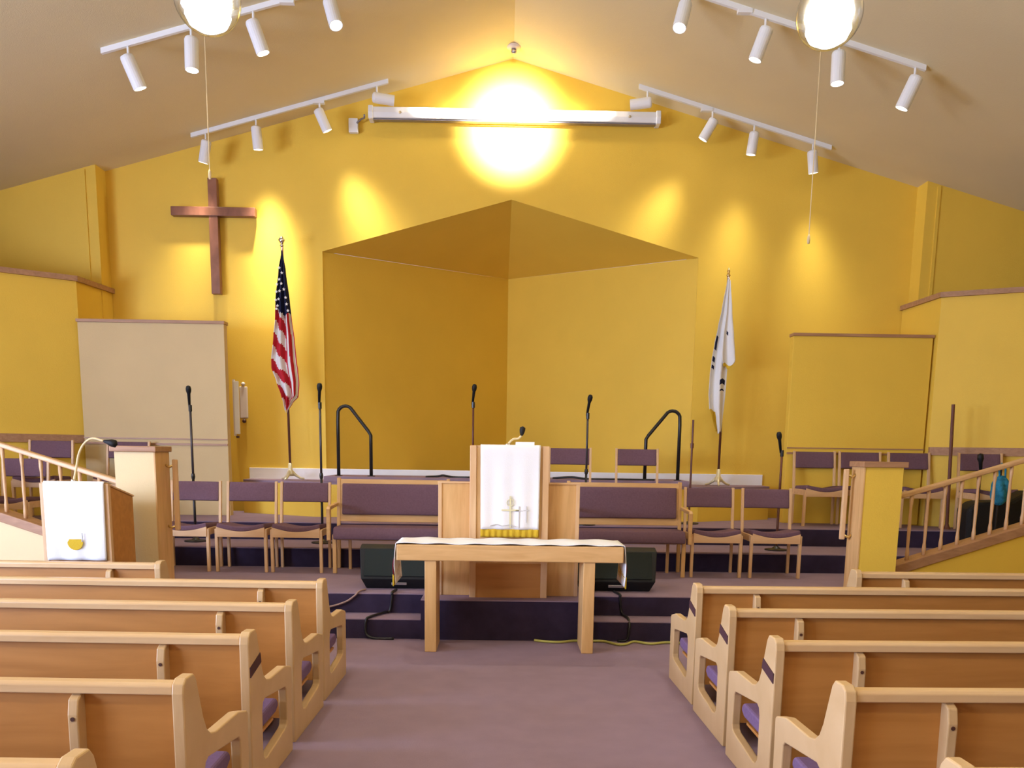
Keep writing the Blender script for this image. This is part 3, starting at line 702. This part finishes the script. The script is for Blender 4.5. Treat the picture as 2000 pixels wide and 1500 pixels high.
# ------------------------------------------------------------------ stage monitors
def monitor(x0, x1, y, label, flip):
    w_ = x1 - x0
    t = thing('stage_monitor', label, 'speaker', ((x0 + x1) / 2, y, H0), 0, 'black stage monitors')
    h = w_ / 2
    # wedge whose ends narrow towards the bottom front
    b = MB()
    prof = [(-.02, 0, .80), (-.10, .10, .90), (.06, .36, .98), (.16, .39, .98), (.46, .30, .92), (.46, 0, .80)]
    A = [b.b.verts.new((-h * k, yy, zz)) for yy, zz, k in prof]; B = [b.b.verts.new((h * k, yy, zz)) for yy, zz, k in prof]
    n = len(prof)
    for i in range(n): b.b.faces.new([A[i], B[i], B[(i + 1) % n], A[(i + 1) % n]])
    b.b.faces.new(A[::-1]); b.b.faces.new(B)
    obj('cabinet', b, 'black_plastic', t, bevel=.01)
    g = MB(); v = [g.b.verts.new(p) for p in ((-h * .82, -.094, .125), (h * .82, -.094, .125), (h * .84, .046, .352), (-h * .84, .046, .352))]
    g.b.faces.new(v); obj('grille', g, 'grille', t, solid=.012)
    obj('handle', MB().box(-.07, .07, -.078, -.068, .04, .065), 'grey_metal', t, bevel=.004)
monitor(-1.35, -.58, 7.95, 'black wedge monitor speaker left of the communion table, under the left bench', 1)
monitor(.62, 1.42, 7.95, 'black wedge monitor speaker right of the communion table, under the right bench', 1)

# ------------------------------------------------------------------ things behind the right railing
t = thing('instrument_case', 'large black padded case behind the right ramp railing', 'case', (5.62, 9.72, Z1))
obj('body', MB().prism([(-.48, 0), (.62, 0), (.66, .5), (.60, .72), (.15, .70), (-.02, .60), (-.40, .58), (-.5, .5)], 'xz', -.14, .14), 'black_plastic', t, bevel=.04)
obj('handle', MB().tube([(.22, 0, .69), (.24, 0, .76), (.42, 0, .77), (.44, 0, .70)], .014, 8), 'black', t, smooth=True)
obj('buckle', MB().ball((.25, -.145, .46), .025, (1, .5, .8), 2), 'chrome', t)
obj('strap', MB().tube([(.08, -.15, .42), (.22, -.17, .38), (.34, -.16, .30), (.42, -.15, .18)], .012, 8), 'grey_metal', t, smooth=True)
t = thing('blue_bag', 'bright blue bundled bag behind the right ramp railing', 'bag', (5.36, 9.42, 0))
q = MB().ball((0, 0, 1.27), .13, (.80, .55, 1.25), 4)
for v in q.b.verts:
    a = math.atan2(v.co.y, v.co.x); v.co.x *= 1 + .09 * sin(5 * a + v.co.z * 22); v.co.y *= 1 + .12 * sin(4 * a + v.co.z * 17)
obj('bag_body', q, 'blue_cloth', t, smooth=True)
obj('bag_strap', MB().tube([(-.03, -.02, 1.40), (-.035, 0, 1.52), (.0, .02, 1.56), (.035, 0, 1.52), (.03, -.02, 1.40)], .010, 8), 'blue_cloth', t, smooth=True)
obj('hook_pole', MB().tube([(0, .02, Z1), (0, .02, 1.55)], .012, 8), 'black', t)
t = thing('microphone_stand', 'short black microphone before the far right plum chair', 'microphone stand', (5.46, 10.02, Z1), 0, 'microphone stands around the choir')
obj('base', MB().lathe([(.1, 0), (.1, .012), (.02, .03)], (0, 0, 0), 18), 'black', t)
obj('lower_pole', MB().tube([(0, 0, .02), (0, 0, .9)], .012, 8), 'black', t)
obj('microphone', MB().lathe([(.014, 0), (.022, .14), (.036, .18), (.03, .23), (0, .245)], (0, 0, .88), 12, (-.05, -.05, .2)), 'black_plastic', t, smooth=True)

# ------------------------------------------------------------------ cords
def cord(label, pts, r, mat):
    P = [Vector(p) for p in pts]; sm = []
    for i in range(len(P) - 1):
        p0, p1, p2, p3 = P[max(i - 1, 0)], P[i], P[i + 1], P[min(i + 2, len(P) - 1)]
        for k in range(6):
            u = k / 6; sm.append(.5 * ((2 * p1) + (-p0 + p2) * u + (2 * p0 - 5 * p1 + 4 * p2 - p3) * u * u + (-p0 + 3 * p1 - 3 * p2 + p3) * u ** 3))
    sm.append(P[-1])
    return tag(obj('cord', MB().tube(sm, r, 8), mat, smooth=True), label, 'cord')
q = .010
cord('yellow-green extension cord on the carpet at the right foot of the steps',
     [(.26, 7.33, .012), (.36, 7.28, .012), (.48, 7.27, .012), (.60, 7.325, .012), (.76, 7.325, .012), (.86, 7.32, .012), (.96, 7.20, .012), (1.04, 7.22, .012), (1.12, 7.32, .012), (1.25, 7.24, .012), (1.40, 7.30, .012), (1.7, 7.27, .012), (2.2, 7.3, .012)], .011, 'yellow_cord')
cord('black cable running down the left steps from the monitor', [(-.98, 7.8, .362), (-1.0, 7.65, .362), (-1.0, 7.642, .33), (-1.02, 7.642, .20), (-1.06, 7.60, .19), (-1.16, 7.40, .188), (-1.19, 7.366, .16), (-1.19, 7.36, .05), (-1.12, 7.34, .012), (-.95, 7.33, .012)], .012, 'black')
cord('pale brown cable draped over the upper step at far left', [(-1.26, 7.80, .362), (-1.30, 7.66, .362), (-1.33, 7.642, .33), (-1.42, 7.64, .27), (-1.6, 7.63, .22), (-1.9, 7.60, .187)], .009, 'pale_cord')
cord('black cable running down the right steps to the floor', [(1.0, 7.85, .362), (1.03, 7.66, .365), (1.03, 7.642, .33), (1.05, 7.642, .20), (1.08, 7.5, .188), (1.08, 7.366, .15), (1.06, 7.355, .02), (.98, 7.34, .012)], .012, 'black')
cord('thin black cable coiled on the high platform left of the pulpit', [(-1.0, 11.12, 1.28), (-.86, 11.2, 1.285), (-.78, 11.12, 1.30), (-.66, 11.15, 1.28), (-.45, 11.1, 1.28)], .014, 'black')
cord('thin black cable on the high platform right of the pulpit', [(.62, 11.3, 1.28), (.85, 11.16, 1.30), (1.05, 11.12, 1.28), (1.4, 11.14, 1.28), (1.9, 11.1, 1.28)], .014, 'black')

# ------------------------------------------------------------------ ceiling track lights
LENS = []
def track(label, sgn, xa, xb, y):
    t = thing('light_track', label, 'light track', (0, 0, 0), 0, 'light tracks on the ceiling')
    b = MB(); za, zb = roof(xa) - .03, roof(xb) - .03
    v = [b.b.verts.new((x, yy, z)) for x, z0 in ((xa, za), (xb, zb)) for yy in (y - .018, y + .018) for z in (z0 - .02, z0 + .032)]
    for f in ((0, 1, 3, 2), (4, 6, 7, 5), (0, 4, 5, 1), (2, 3, 7, 6), (0, 2, 6, 4), (1, 5, 7, 3)): b.b.faces.new([v[i] for i in f])
    obj('rail', b, 'white', t)
    xm = (xa * .35 + xb * .65); obj('feed_box', MB().box(xm - .07, xm + .07, y - .03, y + .03, roof(xm) - .065, roof(xm) - .03), 'white', t)
track('far left ceiling light track close to the gable wall', -1, -3.95, -1.5, 11.6)
track('far right ceiling light track close to the gable wall', 1, 4.04, 1.6, 11.6)
track('near left ceiling light track behind the left glass globe', -1, -4.0, -1.2, 9.26)
track('near right ceiling light track behind the right glass globe', 1, 4.10, 1.3, 9.26)
def beam(l, power, n):
    # lamp with a soft-edged reflector: intensity falls off as cos^n of the angle to the axis
    l.use_nodes = True; t = l.node_tree; e = t.nodes['Emission']
    tc = t.nodes.new('ShaderNodeTexCoord'); sp = t.nodes.new('ShaderNodeSeparateXYZ'); ab = t.nodes.new('ShaderNodeMath'); ab.operation = 'ABSOLUTE'
    pw = t.nodes.new('ShaderNodeMath'); pw.operation = 'POWER'; pw.inputs[1].default_value = n
    t.links.new(tc.outputs['Normal'], sp.inputs[0]); t.links.new(sp.outputs['Z'], ab.inputs[0]); t.links.new(ab.outputs[0], pw.inputs[0]); t.links.new(pw.outputs[0], e.inputs['Strength'])
def spot(label, x, y, target, power, size=80, n=25, blend=1.0, L=.27, r=.062, drop=0):
    zc = roof(x) - .05
    t = thing('track_spotlight', label, 'spotlight', (x, y, zc), 0, 'white track spotlights')
    p = Vector((0, 0, -.13 - drop)); d = (Vector(target) - Vector((x, y, zc - .13 - drop))).normalized()
    obj('stem', MB().tube([(0, 0, 0), (0, 0, -.07), (0, 0, -.11 - drop)], .012, 8), 'white', t)
    a = p - d * .06
    h = obj('lamp_housing', MB().lathe([(.03, 0), (r * .9, .012), (r, .03), (r, L), (r * .9, L), (r * .88, L - .03), (0, L - .03)], a, 20, d), 'white', t, smooth=False)
    obj('lamp_face', MB().lathe([(r * .8, 0), (r * .8, .004)], a + d * (L - .028), 18, d), 'lens', h)
    l = D.lights.new('spot_lamp', 'SPOT'); l.energy = power; l.color = WARM; l.spot_size = R(size); l.spot_blend = blend; l.shadow_soft_size = .03; beam(l, power, n)
    o = D.objects.new('spot_lamp', l); C.objects.link(o); o.parent = t; o.location = a + d * (L + .012); o.rotation_euler = aim(d)
G = YF
K = P_SPOT
spot('spotlight at the outer end of the far left track, above the cross', -3.77, 11.6, (-4.45, G, 2.6), K * 5.0, 100, 22)
spot('second spotlight on the far left track, right of the cross', -3.14, 11.6, (-3.04, G, 3.0), K * 14, 100, 26)
spot('third spotlight on the far left track, left of the screen housing', -2.35, 11.6, (-1.5, G, 3.8), K * 6, 100, 26)
spot('inner spotlight at the left end of the screen, aimed at the gable centre', -1.64, 11.6, (.05, G - .04, 5.80), P_CENTRE, 90, 30)
spot('spotlight at the outer end of the far right track', 3.81, 11.6, (4.35, G, 2.2), K * 3.2, 100, 20)
spot('second spotlight on the far right track, above the white flag', 3.06, 11.6, (2.75, G, 2.2), K * 3.2, 100, 20)
spot('third spotlight on the far right track, right of the screen housing', 2.53, 11.6, (1.45, G, 3.8), K * 3.5, 100, 26)
spot('inner spotlight at the right end of the screen, aimed at the gable centre', 1.71, 11.6, (.05, G - .04, 5.80), P_CENTRE, 90, 30)
N = K * 2.2
spot('spotlight at the outer end of the near left track', -3.74, 9.26, (-2.2, 10.3, 1.0), N, 90, 14, L=.31, r=.067)
spot('spotlight hanging just below the left glass globe', -3.12, 9.26, (-3.1, 8.9, .4), N, 90, 14, L=.31, r=.067)
spot('spotlight right of the left glass globe on the near track', -2.51, 9.26, (-.9, 9.7, 1.0), N, 90, 14, L=.31, r=.067)
spot('inner spotlight of the near left track at the top picture edge', -1.76, 9.26, (-.25, 7.3, .9), N * 1.3, 90, 14, L=.31, r=.067)
spot('spotlight at the outer end of the near right track', 4.0, 9.26, (2.4, 10.2, 1.0), N, 90, 14, L=.31, r=.067)
spot('spotlight hanging just below the right glass globe', 3.23, 9.26, (3.2, 8.9, .4), N, 90, 14, L=.31, r=.067)
spot('spotlight left of the right glass globe on the near track', 2.49, 9.26, (.9, 9.7, 1.0), N, 90, 14, L=.31, r=.067)
spot('inner spotlight of the near right track at the top picture edge', 1.69, 9.26, (.35, 7.3, .9), N * 1.3, 90, 14, L=.31, r=.067)

spot('spotlight on the roof ridge above the aisle, aimed at the gable centre', XC, 7.2, (.03, G, 5.74), P_BEAM, 22, 200, drop=.55)

# hanging choir microphones
def hangmic(label, x, y, ze):
    t = thing('hanging_microphone', label, 'microphone', (x, y, ze), 0, 'hanging choir microphones')
    obj('cord', MB().tube([(0, 0, .05), (0, 0, roof(x) - ze)], .005, 6), 'cord', t)
    obj('microphone_capsule', MB().lathe([(.006, .06), (.014, .04), (.017, 0), (.012, -.03), (0, -.035)], (0, 0, 0), 10), 'cord', t, smooth=True)
hangmic('thin choir microphone cord hanging below the right glass globe', 3.03, 9.2, 3.76)
hangmic('thin choir microphone cord hanging below the left glass globe, ending at the cross', -2.97, 9.2, 4.27)

# glass globe pendants
def globe(label, x, y, z, r=.165):
    t = thing('globe_pendant', label, 'pendant lamp', (x, y, z), 0, 'clear glass globe pendants')
    pr = [(r * sin(pi * k / 22) if 0 < k < 22 else 0, -r * cos(pi * k / 22)) for k in range(21)]
    obj('glass_globe', MB().lathe(pr, (0, 0, 0), 96, ribs=.012), 'glass', t, smooth=True)
    bp = [(0, -.15), (.05, -.146), (.095, -.12), (.115, -.08), (.105, -.02), (.088, .05), (.08, .12), (0, .13)]
    obj('frosted_bulb', MB().lathe(bp, (0, 0, 0), 24), 'bulb', t, smooth=True)
    obj('cap', MB().lathe([(.06, .14), (.065, .17), (.05, .20), (.015, .22)], (0, 0, 0), 20), 'white', t)
    obj('stem', MB().tube([(0, 0, .21), (0, 0, roof(x) - z)], .008, 8), 'white', t)
    l = D.lights.new('globe_lamp', 'POINT'); l.energy = P_GLOBE; l.color = (1, .94, .82); l.shadow_soft_size = .16
    o = D.objects.new('globe_lamp', l); C.objects.link(o); o.parent = t; o.location = (0, 0, -.0)
globe('clear glass globe pendant at top left, brightly lit', -1.577, 4.9, 3.884)
globe('clear glass globe pendant at top right, brightly lit', 1.63, 4.9, 3.875)
for k, (gx, gy) in enumerate(((-1.577, .9), (1.63, .9))):
    globe('clear glass globe pendant further back over the %s pews, %s of the camera' % ('left' if gx < 0 else 'right', 'just ahead' if gy > 0 else 'well behind'), gx, gy, 3.88)
